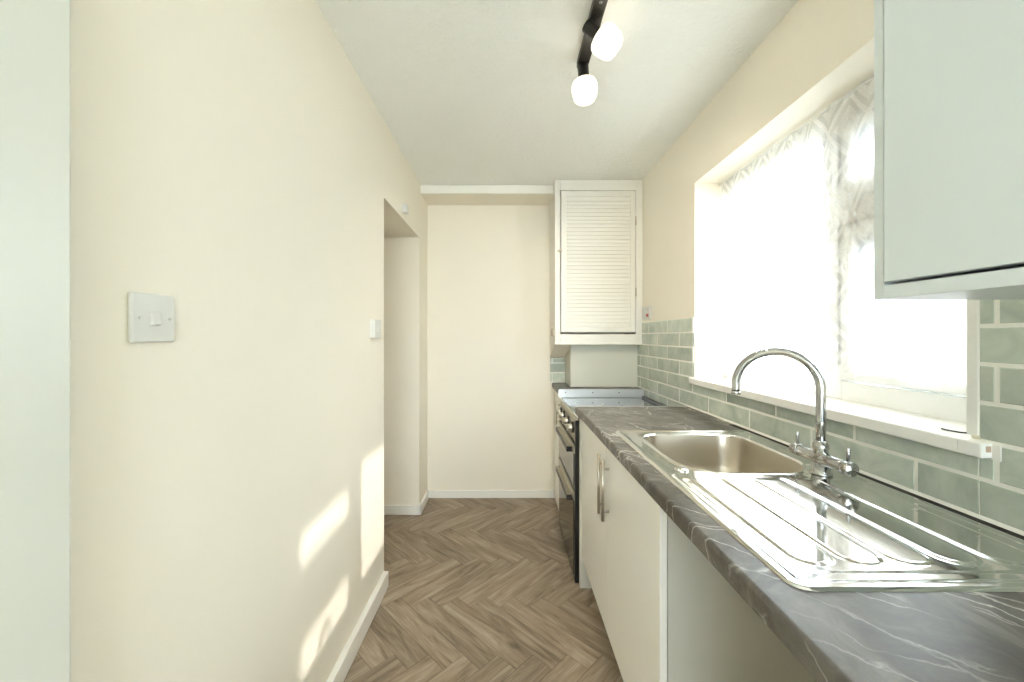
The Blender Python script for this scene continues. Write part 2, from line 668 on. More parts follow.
def tiling_mesh(to_world, spans, phase, rows, base, parent, flip=False):
    """Brick-bond tiles: spans are (s0, s1, z0, z1) windows that the courses are cut to; to_world(s, depth, z)."""
    m = MB()
    bm = m.bm
    tone = bm.faces.layers.float.new('tile_tone')
    rnd = random.Random(11)
    g = 0.0034
    for k in range(rows):
        z0, z1 = base + k * RP, base + (k + 1) * RP
        ph = phase[k % 2]
        for i in range(-16, 18):
            s0, s1 = ph + i * TP, ph + (i + 1) * TP
            a = rnd.random()
            for (p0, p1, q0, q1) in spans:
                u0, u1 = max(s0 + g, p0), min(s1 - g, p1)
                w0, w1 = max(z0 + g, q0), min(z1 - g, q1)
                if u1 - u0 < 0.006 or w1 - w0 < 0.006:
                    continue
                b = 0.0022
                lo = [to_world(u, 0.0, w) for u, w in ((u0, w0), (u1, w0), (u1, w1), (u0, w1))]
                mid = [to_world(u, 0.0052, w) for u, w in ((u0, w0), (u1, w0), (u1, w1), (u0, w1))]
                hi = [to_world(u, 0.0070, w) for u, w in ((u0 + b, w0 + b), (u1 - b, w0 + b), (u1 - b, w1 - b), (u0 + b, w1 - b))]
                A = [bm.verts.new(p) for p in lo]
                B = [bm.verts.new(p) for p in mid]
                D = [bm.verts.new(p) for p in hi]
                for X, Y in ((A, B), (B, D)):
                    for n in range(4):
                        f = bm.faces.new((X[n], X[(n + 1) % 4], Y[(n + 1) % 4], Y[n]))
                        f[tone] = a
                f = bm.faces.new(D)
                f[tone] = a
    for (p0, p1, q0, q1) in spans:
        c = [to_world(p0, 0, q0), to_world(p1, 0.0060, q1)]
        xs, ys = sorted((c[0][0], c[1][0])), sorted((c[0][1], c[1][1]))
        m.box(xs[0], xs[1], ys[0], ys[1], q0, q1, mat=1)
    return m.build('tiling', [M['tile'], M['grout']], parent)


TB = H - 0.3612
tiling_mesh(lambda s, d, z: (XR - d - 0.0005, s, z),
            [(-0.7, 0.786, WT + 0.001, 1.385), (0.786, 1.993, WT + 0.001, H - 0.2385), (1.993, 3.095, WT + 0.001, H + 0.098), (2.047, 2.70, H - 0.44, WT + 0.001)],
            (0.136, 0.286), 8, TB - RP, wall_right)
tiling_mesh(lambda s, d, z: (s, YE - d - 0.0005, z),
            [(0.345, 0.462, WT + 0.001, H - 0.172)], (0.05, 0.21), 3, TB, wall_back)
# the white edge of the tiling beside the window
m = MB()
m.box(TX - 0.001, XR + 0.001, 0.786, WY0 + 0.002, H - 0.2, 1.385, 0.002)
struct(m.build('trim_2', M['white_plaster']))
# sealant bead along the back of the worktop
m = MB()
m.prism_y([(TX - 0.0055, WT + 0.0005), (TX + 0.002, WT + 0.0005), (TX + 0.002, WT + 0.007), (TX - 0.001, WT + 0.0055)], -0.6, 2.044)
m.box(TX - 0.0015, TX + 0.002, 0.750, 0.7645, H - 0.2405, H - 0.2095, 0.001)
struct(m.build('trim_3', M['sealant']))

# window sill
m = MB()
m.box(0.926, 1.14, 0.764, WY0 + 0.001, H - 0.2385, H - 0.2087, 0.003)
m.box(0.926, XR + 0.001, WY1 - 0.001, 1.995, H - 0.2385, H - 0.2087, 0.003)
m.box(0.926, 1.14, WY0, WY1, H - 0.2385, H - 0.2087, 0.003)
m.box(0.934, 0.944, 0.7628, 0.7650, H - 0.226, H - 0.214, 0.001, mat=1)
struct(m.build('windowsill', [M['gloss_white'], M['chip']]))

# ------------------------------------------------------------------ window
FX0, FX1 = 1.11, 1.175
GZ0, GZ1 = H - 0.2085, WZ1
m = MB()
m.box(FX0, FX1, WY0, WY0 + 0.012, GZ0, GZ1, 0.002)
m.box(FX0, FX1, WY1 - 0.055, WY1, GZ0, GZ1, 0.004)
m.box(FX0, FX1, 1.30, 1.372, GZ0, GZ1, 0.004)
for a, b in ((WY0 + 0.012, 1.30), (1.372, WY1 - 0.055)):
    m.box(FX0 + 0.001, FX1 - 0.001, a, b, GZ1 - 0.072, GZ1)
    m.box(FX0 + 0.001, FX1 - 0.001, a, b, GZ0, GZ0 + 0.06)
m.box(FX0 + 0.001, FX1 - 0.001, WY0 + 0.012, 1.30, H + 0.366, H + 0.437)
win = struct(m.build('window_1', M['upvc']))


def sash(z0, z1, y0, y1, nm):
    w = 0.058
    m = MB()
    x0, x1 = FX0 - 0.006, FX1 - 0.01
    m.box(x0, x1, y0, y0 + w, z0, z1, 0.005)
    m.box(x0, x1, y1 - w, y1, z0, z1, 0.005)
    m.box(x0, x1, y0 + w, y1 - w, z0, z0 + w, 0.005)
    m.box(x0, x1, y0 + w, y1 - w, z1 - w, z1, 0.005)
    s = m.build(nm, M['upvc'], win)
    m = MB()
    g = 0.006
    a, b, c, d = y0 + w, y1 - w, z0 + w, z1 - w
    for (p0, p1, q0, q1) in ((a, a + g, c, d), (b - g, b, c, d), (a, b, c, c + g), (a, b, d - g, d)):
        m.box(x0 + 0.004, x1 - 0.01, p0, p1, q0, q1)
    for (p0, p1, q0, q1) in ((y0 - 0.004, y0, z0, z1), (y1, y1 + 0.005, z0 + 0.05, z1), (y0, y1, z1, z1 + 0.004)):
        m.box(x0 - 0.002, x1 - 0.01, p0, p1, q0, q1)
    m.build('gasket', M['rubber'], s)
    m = MB()
    m.box(FX0 + 0.03, FX0 + 0.036, a, b, c, d)
    m.build('pane', M['glass'], s)
    return s


sash(H + 0.441, H + 0.704, 0.811, 1.298, 'sash')
s2 = sash(H - 0.144, H + 0.362, 0.811, 1.298, 'sash')
m = MB()
m.box(FX0 - 0.022, FX0 - 0.004, 0.825, 0.851, H + 0.06, H + 0.13, 0.004)
m.box(FX0 - 0.034, FX0 - 0.02, 0.829, 0.847, H - 0.02, H + 0.09, 0.005)
m.build('window_handle', M['upvc'], s2)
m = MB()
g = 0.004
for (p0, p1, q0, q1) in ((1.372, 1.376, GZ0 + 0.06, GZ1 - 0.072), (1.929, 1.933, GZ0 + 0.06, GZ1 - 0.072), (1.372, 1.933, GZ1 - 0.076, GZ1 - 0.072), (1.372, 1.933, GZ0 + 0.06, GZ0 + 0.064)):
    m.box(FX0 + 0.001, FX1 - 0.02, p0, p1, q0, q1)
m.build('gasket', M['rubber'], win)
m = MB()
m.box(FX0 + 0.03, FX0 + 0.036, 1.372, 1.933, GZ0 + 0.06, GZ1 - 0.072)
m.build('pane', M['glass'], win)

# outdoors: pale paving and a dark timber fence
m = MB()
m.box(-14, 14, -16, 14, -0.30, -0.14)
struct(m.build('ground', simple('pale_paving', (0.86, 0.85, 0.81, 1), 0.85, var=0.1)))
fe = thing('garden_fence', (2.66, 0.8, -0.14), 'dark stained timber fence outside, beyond the lace curtain', 'fence')
fm = simple('dark_stained_timber', (0.045, 0.042, 0.038, 1), 0.8, var=0.25)
m = MB()
for i in range(26):
    y = -1.2 + i * 0.15
    m.box(2.62 + 0.008 * (i % 2), 2.64 + 0.008 * (i % 2), y, y + 0.149, -0.14, H + 0.27, 0.003)
m.build('board_panel', fm, fe)
for y in (-1.1, 0.7, 2.55):
    m = MB()
    m.box(2.652, 2.74, y, y + 0.09, -0.14, H + 0.31, 0.004)
    m.build('post', fm, fe)

# lace net curtain
cur = thing('net_curtain', (1.085, 1.39, H + 0.765), 'white lace net curtain with lozenge motifs across the bright window', 'curtain')


def sm(a, b, x):
    t = min(1.0, max(0.0, (x - a) / (b - a)))
    return t * t * (3 - 2 * t)


def curtain_mesh():
    m = MB()
    bm = m.bm
    uvl = bm.loops.layers.uv.new('UVMap')
    y0, y1 = 0.812, 1.975
    ny, nz = 240, 60
    grid = []
    arc = 0.0
    prev = None
    us = []
    for i in range(ny + 1):
        y = y0 + (y1 - y0) * i / ny
        x = 1.078 + 0.009 * math.sin(y * 58 + 1.1 * math.sin(y * 9)) + 0.004 * math.sin(y * 23)
        if prev:
            arc += math.hypot(x - prev[0], y - prev[1])
        prev = (x, y)
        us.append(arc)
        col = []
        for j in range(nz + 1):
            t = j / nz
            zb = H - 0.125 - 0.055 * sm(1.30, 1.42, y) + 0.012 * abs(math.sin(y * PI / 0.075))
            z = zb + (H + 0.768 - zb) * t
            k = 0.6 + 0.4 * (1 - t)
            col.append(bm.verts.new((1.078 + (x - 1.078) * k, y, z)))
        grid.append(col)
    for i in range(ny):
        for j in range(nz):
            f = bm.faces.new((grid[i][j], grid[i + 1][j], grid[i + 1][j + 1], grid[i][j + 1]))
            f.smooth = True
            for lp, (a, b) in zip(f.loops, ((i, j), (i + 1, j), (i + 1, j + 1), (i, j + 1))):
                lp[uvl].uv = (us[a], b / nz * 0.9)
    return m.build('net', M['lace'], cur, recalc=False)


curtain_mesh()
m = MB()
m.tube([(1.078, 0.808, H + 0.762), (1.078, 1.983, H + 0.762)], 0.004, 10)
m.build('curtain_wire', M['upvc'], cur)

# small dark hook lying on the sill
m = MB()
m.tube([(0.972, 0.876, H - 0.2055), (0.973, 0.869, H - 0.2065), (0.976, 0.857, H - 0.2067), (0.979, 0.846, H - 0.2067), (0.984, 0.838, H - 0.206)], 0.0017, 8)
tag(m.build('curtain_hook', M['rubber']), 'small dark curtain hook lying on the white window sill', 'hook')

# ------------------------------------------------------------------ base unit under the sink
UY0, UY1 = 0.976, 1.985
unit = thing('sink_base_unit', (0.66, 1.48, 0), 'off-white double-door base unit under the steel sink', 'cabinet')
m = MB()
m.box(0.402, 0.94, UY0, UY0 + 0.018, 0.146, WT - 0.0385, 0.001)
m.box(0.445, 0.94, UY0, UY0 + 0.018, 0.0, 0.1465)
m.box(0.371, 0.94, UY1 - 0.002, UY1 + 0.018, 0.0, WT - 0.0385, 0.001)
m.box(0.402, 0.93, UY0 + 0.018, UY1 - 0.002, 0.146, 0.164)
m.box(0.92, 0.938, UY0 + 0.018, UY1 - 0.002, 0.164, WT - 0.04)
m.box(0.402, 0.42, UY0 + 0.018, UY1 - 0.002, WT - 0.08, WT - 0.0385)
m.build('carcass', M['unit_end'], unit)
m = MB()
m.box(0.455, 0.471, UY0 + 0.02, UY1 - 0.004, 0.0, 0.145)
m.build('plinth', M['unit_end'], unit)


def base_door(y0, y1, yh):
    m = MB()
    m.box(0.382, 0.4005, y0, y1, 0.146, WT - 0.042, 0.0015)
    d = m.build('door', M['unit'], unit)
    m = MB()
    zt, zb = H - 0.459, H - 0.690
    m.tube([(0.360, yh, zb), (0.360, yh, zt)], 0.006, 16)
    for z in (zt - 0.036, zb + 0.036):
        m.tube([(0.360, yh, z), (0.3825, yh, z)], 0.0045, 12)
    m.build('handle', M['satin_metal'], d)


base_door(1.4985, UY1 - 0.002, 1.530)
base_door(UY0 + 0.001, 1.4955, 1.465)

# unseen unit added at the worktop's near end to shade the appliance gap
eu_ = thing('shading_base_unit', (0.66, -0.12, 0), 'unseen base unit added past the appliance gap to shade the end panel', 'cabinet')
m = MB()
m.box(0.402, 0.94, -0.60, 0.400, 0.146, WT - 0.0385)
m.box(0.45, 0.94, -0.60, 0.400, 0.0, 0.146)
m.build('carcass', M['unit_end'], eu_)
m = MB()
m.box(0.382, 0.4015, -0.598, 0.398, 0.15, WT - 0.042, 0.0015)
m.build('door', M['unit'], eu_)

# ------------------------------------------------------------------ worktops
def front_edge(x0, x1, z0, z1, r=0.008, n=6):
    p = [(x1, z0), (x0 + 0.004, z0), (x0, z0 + 0.004)]
    for i in range(n + 1):
        a = PI - (PI / 2) * i / n
        p.append((x0 + r + r * math.cos(a), z1 - r + r * math.sin(a)))
    p.append((x1, z1))
    return p


wk = thing('worktop', (0.65, 0.72, WT - 0.038), 'dark grey marble-effect worktop holding the steel sink', 'worktop')
m = MB()
TZ0, TZ1 = WT - 0.038, WT
YN, YF = -0.62, 2.041
m.prism_y(front_edge(WF, 0.43, TZ0, TZ1), YN, YF)
m.box(0.43, 0.90, YN, 0.575, TZ0, TZ1)
m.box(0.43, 0.90, 1.49, YF, TZ0, TZ1)
m.box(0.90, 0.9465, YN, YF, TZ0, TZ1)
m.build('slab', M['marble'], wk)
m = MB()
m.prism_y(front_edge(WF, 0.945, TZ0 + 0.0005, TZ1 + 0.0008), YF, YF + 0.0028)
tag(m.build('end_strip', M['sealant'], wk), 'thin white edging strip')
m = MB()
m.box(0.9185, 0.9412, 0.30, 1.62, TZ1 - 0.001, TZ1 + 0.0009)  # thin near-black strip laid on the worktop between sink and tiles
tag(m.build('back_strip', M['dark_edge'], wk), 'dark strip behind the sink')

wk2 = thing('worktop', (0.65, 2.9, WT - 0.038), 'short dark worktop with a screwed metal end strip beyond the cooker', 'worktop')
m = MB()
m.prism_y(front_edge(WF, 0.9465, TZ0, TZ1), 2.704, YE - 0.001)
m.build('slab', M['marble'], wk2)
m = MB()
m.prism_y(front_edge(WF - 0.001, 0.9465, TZ0 - 0.016, TZ1 + 0.001, 0.009), 2.698, 2.704)
st = m.build('end_strip', M['alu'], wk2)
for x in (0.407, 0.594, 0.775):
    m = MB()
    m.lathe([(0.0001, 0.0022), (0.003, 0.002), (0.0042, 0.0)], (x, 2.6981, WT - 0.022), (0, -1, 0), 14)
    m.build('screw', M['black_satin'], st)

# narrow unit below the short worktop
nu = thing('narrow_base_unit', (0.65, 2.9, 0), 'narrow off-white base unit beyond the cooker against the end wall', 'cabinet')
m = MB()
m.box(0.402, 0.94, 2.706, YE - 0.016, 0.10, WT - 0.055)
m.box(0.44, 0.94, 2.706, YE - 0.016, 0.0, 0.10)
m.build('carcass', M['unit_end'], nu)
m = MB()
m.box(0.378, 0.4005, 2.708, YE - 0.018, 0.01, WT - 0.056, 0.0015)
d = m.build('door', M['unit'], nu)
m = MB()
m.tube([(0.352, 2.76, H - 0.62), (0.352, 2.76, H - 0.46)], 0.005, 12)
for z in (H - 0.60, H - 0.48):
    m.tube([(0.352, 2.76, z), (0.379, 2.76, z)], 0.004, 10)
m.build('handle', M['satin_metal'], d)

# ------------------------------------------------------------------ cooker
CY0, CY1 = 2.026, 2.640
HB = H - 0.4215                                    # hob surface
ck = thing('cooker', (0.65, 2.33, 0), 'black and steel freestanding cooker between the worktops', 'cooker')
m = MB()
m.box(0.385, 0.925, CY0, CY1, 0.03, HB - 0.012, 0.003)
m.box(0.354, 0.387, CY0 - 0.005, CY0 - 0.0005, 0.004, HB - 0.012)
for y in (CY0 + 0.06, CY1 - 0.06):
    for x in (0.44, 0.88):
        m.tube([(x, y, 0.0), (x, y, 0.032)], 0.018, 12)
m.build('body', M['black'], ck)
m = MB()
m.box(0.372, 0.94, CY0, CY1 + 0.05, HB - 0.012, HB, 0.002)
hob = m.build('hob', M['hob_glass'], ck)
m = MB()
m.box(0.366, 0.374, CY0, CY1 + 0.05, HB - 0.014, HB + 0.0025, 0.002)
m.build('trim', M['cooker_steel'], hob)
m = MB()
m.box(0.930, 0.9455, CY0 + 0.002, CY1 + 0.05, HB - 0.004, HB + 0.014, 0.002)
m.build('rear_trim', M['black'], hob)
for (x, y, r) in ((0.52, 2.17, 0.07), (0.52, 2.47, 0.09), (0.79, 2.17, 0.09), (0.79, 2.47, 0.07)):
    m = MB()
    m.lathe([(r, 0.0003), (r, 0.0006), (r - 0.003, 0.0006), (r - 0.003, 0.0003)], (x, y, HB), (0, 0, 1), 40)
    m.build('cooking_zone', M['satin_metal'], hob)
# sloping control panel
m = MB()
m.prism_y([(0.384, HB - 0.002), (0.370, HB - 0.004), (0.362, HB - 0.022), (0.362, HB - 0.135), (0.384, HB - 0.135)], CY0, CY1)
pan = m.build('control_panel', M['panel_steel'], ck)
for y in (2.125, 2.285, 2.445, 2.575):
    m = MB()
    m.lathe([(0.030, 0.0), (0.030, 0.008), (0.026, 0.011), (0.0001, 0.011)], (0.3625, y, HB - 0.070), (-1, 0, 0), 28)
    k = m.build('knob', M['black_satin'], pan)
    m = MB()
    m.lathe([(0.020, 0.010), (0.018, 0.030), (0.016, 0.033), (0.0001, 0.033)], (0.3625, y, HB - 0.070), (-1, 0, 0), 24)
    m.box(0.326, 0.336, y - 0.004, y + 0.004, HB - 0.089, HB - 0.051, 0.001)
    m.build('grip', M['satin_metal'], k)


def oven_door(name, z0, z1, zh, window):
    m = MB()
    m.box(0.353, 0.3845, CY0 + 0.001, CY1 - 0.001, z0, z1, 0.003)
    d = m.build(name, M['black'], ck)
    m = MB()
    m.box(0.3500, 0.3535, CY0 + 0.022, CY1 - 0.022, z0 + 0.02, z1 - 0.055 if window else z1 - 0.05, 0.001)
    m.build('glass_panel', M['oven_glass'], d)
    m = MB()
    m.box(0.3485, 0.3535, CY0 + 0.004, CY1 - 0.004, z1 - 0.045, z1 - 0.003, 0.001)
    m.build('top_rail', M['cooker_steel'], d)
    m = MB()
    m.box(0.324, 0.352, CY0 + 0.070, CY1 - 0.095, zh - 0.010, zh, 0.001)
    m.box(0.320, 0.3535, CY0 + 0.062, CY1 - 0.087, zh - 0.026, zh - 0.0101, 0.002, mat=1)
    m.box(0.320, 0.324, CY0 + 0.062, CY1 - 0.087, zh - 0.0101, zh + 0.001, 0.001, mat=1)
    for y in (CY0 + 0.062, CY1 - 0.095):
        m.box(0.324, 0.3535, y, y + 0.008, zh - 0.0101, zh + 0.001, 0.001, mat=1)
    m.build('handle', [M['cooker_steel'], M['black_satin']], d)


oven_door('grill_door', H - 0.80, H - 0.562, H - 0.588, False)
oven_door('oven_door', H - 1.264, H - 0.806, H - 0.846, True)

# ------------------------------------------------------------------ sink
SX0, SX1, SY0, SY1 = 0.412, 0.917, 0.5585, 1.51
SR = 0.028
DK = WT + 0.0016


def rr(x, y, x0, x1, y0, y1, r):
    """Signed distance to a rounded rectangle, positive inside."""
    qx = abs(x - (x0 + x1) / 2) - (x1 - x0) / 2 + r
    qy = abs(y - (y0 + y1) / 2) - (y1 - y0) / 2 + r
    return -(math.hypot(max(qx, 0), max(qy, 0)) + min(max(qx, qy), 0) - r)


FING = [(0.466, 0.538), (0.546, 0.617), (0.625, 0.697), (0.705, 0.777), (0.785, 0.857)]


def deck(x, y):
    d = rr(x, y, SX0, SX1, SY0, SY1, SR)
    z = WT + 0.0003 + 0.0042 * sm(0.0, 0.004, d) - 0.0030 * sm(0.014, 0.026, d)
    if y < 1.012:
        k = 1 - sm(0.985, 1.008, y)
        z -= 0.0018 * sm(0.0, 0.010, rr(x, y, 0.445, 0.880, 0.600, 1.2, 0.045)) * k
        for a, b in FING:
            z += 0.0026 * sm(-0.001, 0.007, rr(x, y, a, b, 0.622, 1.2, 0.034)) * k
    return z


sink = thing('sink', (0.66, 1.03, WT), 'stainless steel inset sink with a ribbed drainer and single bowl', 'sink')
YS = 1.0
m = MB()
nx, ny = 230, 200
rows = []
for j in range(ny + 1):
    y = SY0 + (YS - SY0) * (j / ny)
    ins = 0.0
    if y < SY0 + SR:
        q = SR - (y - SY0)
        ins = SR - math.sqrt(max(SR * SR - q * q, 0))
    rows.append([(SX0 + ins + (SX1 - SX0 - 2 * ins) * i / nx, y) for i in range(nx + 1)])
m.rings([[(x, y, deck(x, y)) for x, y in r] for r in rows], closed=False)


# bowl surround, ring by ring
def poly(x0, x1, y0, y1, radii, n=24):
    """Rounded rectangle, radii at (x0y0, x1y0, x1y1, x0y1)."""
    out = []
    cs = ((x0, y0, 1, 1, PI), (x1, y0, -1, 1, 1.5 * PI), (x1, y1, -1, -1, 0.0), (x0, y1, 1, -1, 0.5 * PI))
    for (cx, cyy, sx, sy, a0), r in zip(cs, radii):
        for i in range(n + 1):
            a = a0 + PI / 2 * i / n
            out.append((cx + sx * r + r * math.cos(a), cyy + sy * r + r * math.sin(a)))
    return out


BC = (0.6685, 1.25)
bowl = poly(0.487, 0.850, 1.036, 1.456, (0.125, 0.125, 0.075, 0.075))
outer = poly(SX0, SX1, YS, SY1, (1e-5, 1e-5, SR, SR), 12)


def radial(pl, th):
    dx, dy = math.cos(th), math.sin(th)
    best = None
    n = len(pl)
    for i in range(n):
        ax, ay = pl[i][0] - BC[0], pl[i][1] - BC[1]
        bx, by = pl[(i + 1) % n][0] - BC[0], pl[(i + 1) % n][1] - BC[1]
        ex, ey = bx - ax, by - ay
        den = dx * ey - dy * ex
        if abs(den) < 1e-12:
            continue
        t = (ax * ey - ay * ex) / den
        s_ = (ax * dy - ay * dx) / den
        if t > 0 and -1e-6 <= s_ <= 1 + 1e-6:
            best = t if best is None else min(best, t)
    return best


ths = [2 * PI * i / 300 for i in range(300)]
for (px, py) in ((SX0, YS), (SX1, YS)):
    ths.append(math.atan2(py - BC[1], px - BC[0]) % (2 * PI))
ths = sorted(ths)
ri = [radial(bowl, t) for t in ths]
ro = [radial(outer, t) for t in ths]
P = lambda r, t: (BC[0] + r * math.cos(t), BC[1] + r * math.sin(t))
rows = []
for d in (0.0, 0.001, 0.002, 0.003, 0.004, 0.006, 0.010, 0.014, 0.016, 0.018, 0.020, 0.022, 0.024, 0.026, 0.03):
    rows.append([(*P(o - d, t), deck(*P(o - d, t))) for o, t in zip(ro, ths)])
for q in (0.25, 0.5, 0.75, 1.0):
    rows.append([(*P((o - 0.03) + (i + 0.010 - (o - 0.03)) * q, t), deck(*P((o - 0.03) + (i + 0.010 - (o - 0.03)) * q, t))) for i, o, t in zip(ri, ro, ths)])
for a, dz in ((0.008, 0.0008), (0.005, 0.0014), (0.002, 0.0012), (0.0, -0.0006), (-0.002, -0.004)):
    rows.append([(*P(i + a, t), DK + dz) for i, t in zip(ri, ths)])
m.rings(rows)
m.build('drainer', M['steel'], sink)
m = MB()
rows = []
for a, z in ((-0.0015, DK - 0.003), (-0.003, DK - 0.010), (-0.007, DK - 0.06), (-0.012, DK - 0.11), (-0.020, DK - 0.138), (-0.034, DK - 0.150), (-0.055, DK - 0.156)):
    rows.append([(*P(i + a, t), z) for i, t in zip(ri, ths)])
for q, z in ((0.6, DK - 0.158), (0.35, DK - 0.160)):
    rows.append([(*P(i * q, t), z) for i, t in zip(ri, ths)])
rows.append([(*P(0.045, t), DK - 0.162) for t in ths])
m.rings(rows, cap1=True)
m.build('bowl', M['steel_bowl'], sink)
m = MB()
m.lathe([(0.042, 0.0), (0.041, 0.003), (0.034, 0.0035), (0.030, 0.001), (0.012, 0.001), (0.010, 0.004), (0.0001, 0.004)], (BC[0], BC[1], DK - 0.162), (0, 0, 1), 32)
m.build('waste_outlet', M['chrome'], sink)
m = MB()
m.lathe([(0.019, 0.0), (0.0185, 0.0035), (0.016, 0.005), (0.0001, 0.0055)], (0.474, 1.065, DK - 0.0005), (0, 0, 1), 28)
m.build('tap_hole_cap', M['steel'], sink)

# ------------------------------------------------------------------ tap
TXX, TYY = 0.830, 1.035
tap = thing('mixer_tap', (TXX, TYY, DK), 'chrome swan-neck mixer tap with two levers behind the sink bowl', 'tap')
m = MB()
m.lathe([(0.0001, 0.0), (0.025, 0.0), (0.0255, 0.003), (0.021, 0.007), (0.020, 0.03), (0.0001, 0.03)], (TXX, TYY, DK + 0.0008), (0, 0, 1), 32)
m.build('base', M['chrome'], tap)
zb = H - 0.3205
m = MB()
m.lathe([(0.0001, -0.072), (0.0150, -0.072), (0.0160, -0.070), (0.0160, -0.03), (0.0175, -0.022), (0.020, -0.012), (0.020, 0.012), (0.0175, 0.022), (0.0160, 0.03), (0.0160, 0.070), (0.0150, 0.072), (0.0001, 0.072)], (TXX, TYY, zb), (0, 1, 0), 28)
m.lathe([(0.0001, -0.02), (0.0165, -0.02), (0.0165, 0.024), (0.018, 0.026), (0.018, 0.036), (0.0145, 0.040), (0.0145, 0.046), (0.0001, 0.046)], (TXX, TYY, zb), (0, 0, 1), 28)
m.build('body', M['chrome'], tap)
for sgn in (1, -1):
    m = MB()
    m.lathe([(0.0001, 0.0), (0.0150, 0.0), (0.0175, 0.002), (0.0178, 0.020), (0.0165, 0.0225), (0.0001, 0.0235)], (TXX, TYY + sgn * 0.0722, zb), (0, sgn, 0), 28)
    m.tube([(TXX, TYY + sgn * 0.083, zb + 0.015), (TXX, TYY + sgn * 0.083, zb + 0.047), (TXX, TYY + sgn * 0.083, zb + 0.049)], [0.0042, 0.0042, 0.003], 14)
    m.build('lever', M['chrome'], tap)
m = MB()
e = Vector((0.673, 1.150))
b0 = Vector((TXX, TYY))
dv_ = e - b0
R = dv_.length / 2
zc = H - 0.139
pts = [(TXX, TYY, zb + 0.044), (TXX, TYY, zb + 0.10), (TXX, TYY, zc - 0.03)]
for i in range(0, 33):
    a = PI * i / 32
    q = b0 + dv_ * (1 - math.cos(a)) / 2
    pts.append((q.x, q.y, zc + R * math.sin(a)))
pts.append((e.x, e.y, zc - 0.014))
pts.append((e.x, e.y, zc - 0.022))
m.tube(pts, 0.0112, 24)
m.tube([(e.x, e.y, zc - 0.020), (e.x, e.y, zc - 0.030)], 0.0122, 24)
m.build('swan_neck', M['chrome'], tap)

# ------------------------------------------------------------------ wall cabinet over the worktop
wc = thing('wall_cabinet', (0.79, 0.36, H + 0.063), 'pale sage-white wall cabinet beside the window above the worktop', 'cabinet')
CZ0, CZ1 = H + 0.063, H + 0.95
m = MB()
m.box(0.630, 0.946, 0.655, 0.673, CZ0, CZ1, 0.0015)
m.box(0.630, 0.946, 0.045, 0.063, CZ0, CZ1, 0.0015)
m.box(0.630, 0.946, 0.063, 0.655, CZ0, CZ0 + 0.022, 0.001)
m.box(0.630, 0.946, 0.063, 0.655, CZ1 - 0.018, CZ1, 0.001)
m.box(0.93, 0.946, 0.063, 0.655, CZ0 + 0.022, CZ1 - 0.018)
m.build('carcass', M['unit_cool'], wc)
m = MB()
m.box(0.626, 0.644, 0.066, 0.6505, CZ0 + 0.027, CZ1 - 0.021, 0.0015)
m.build('door', M['unit_cool'], wc)

# ------------------------------------------------------------------ louvred cupboard in the corner
bc = thing('louvred_cupboard', (0.647, 2.92, H - 0.056), 'cream louvred-door cupboard hung from the ceiling in the corner', 'cupboard')
BX0, BX1, BY = 0.339, 0.9535, 2.742
BZ0 = H - 0.056
m = MB()
m.box(BX0 + 0.002, BX0 + 0.02, BY + 0.02, YE - 0.001, BZ0 + 0.002, ZC - 0.002)
m.box(BX1 - 0.018, BX1, BY + 0.02, YE - 0.001, BZ0 + 0.002, ZC - 0.002)
m.box(BX0 + 0.02, BX1 - 0.018, BY + 0.02, YE - 0.001, BZ0 + 0.002, BZ0 + 0.018)
m.build('carcass', M['cupboard'], bc)
m = MB()
DXa, DXb = 0.339 + 0.037, 0.905
DZa, DZb = H + 0.0275, H + 1.022
m.box(BX0, DXa, BY, BY + 0.02, BZ0, ZC - 0.003, 0.002)
m.box(DXb, BX1, BY, BY + 0.02, BZ0, ZC - 0.003, 0.002)
m.box(DXa, DXb, BY, BY + 0.02, DZb, ZC - 0.003, 0.002)
m.box(DXa, DXb, BY - 0.004, BY + 0.02, BZ0 + 0.004, DZa - 0.010, 0.003)
m.box(BX0 - 0.003, BX1, BY - 0.006, BY + 0.015, BZ0 - 0.002, BZ0 + 0.012, 0.003)
m.build('face_frame', M['cupboard'], bc)
m = MB()
g = 0.005
a, b, c, d = DXa + g, DXb - g, DZa + 0.002, DZb - 0.006
m.box(a, a + 0.036, BY - 0.006, BY + 0.016, c, d, 0.002)
m.box(b - 0.036, b, BY - 0.006, BY + 0.016, c, d, 0.002)
m.box(a + 0.036, b - 0.036, BY - 0.006, BY + 0.016, c, c + 0.04, 0.002)
m.box(a + 0.036, b - 0.036, BY - 0.006, BY + 0.016, d - 0.04, d, 0.002)
N = 34
z = c + 0.046
st_ = (d - 0.04 - c - 0.044) / N
for i in range(N):
    zz = c + 0.042 + (i + 0.5) * st_
    rt = Matrix.Rotation(math.radians(-15), 3, 'X')
    m.box(a + 0.034, b - 0.034, BY + 0.000, BY + 0.006, zz - st_ * 0.60, zz + st_ * 0.60, 0.001, 1, rot=rt)
dr = m.build('louvred_door', M['cupboard'], bc)
m = MB()
m.box(a + 0.036, b - 0.036, BY + 0.012, BY + 0.015, c + 0.04, d - 0.04)
m.build('backing', M['cupboard'], dr)
for zz in (H + 0.81, H + 0.31):
    m = MB()
    m.tube([(DXb - 0.002, BY - 0.006, zz - 0.03), (DXb - 0.002, BY - 0.006, zz + 0.03)], 0.0035, 10)
    m.build('hinge', M['brass'], dr)
m = MB()
m.box(DXa - 0.02, DXa + 0.012, BY - 0.012, BY - 0.004, H + 0.592, H + 0.604, 0.002)
m.build('catch', M['brass'], dr)
# vent on the side face of the cupboard
m = MB()
m.box(BX0 - 0.006, BX0 + 0.003, 2.80, 2.92, H + 0.004, H + 0.058, 0.001)
for i in range(5):
    m.box(BX0 - 0.008, BX0 - 0.005, 2.806, 2.914, H + 0.009 + i * 0.0095, H + 0.014 + i * 0.0095)
m.build('side_vent', M['brass'], bc)
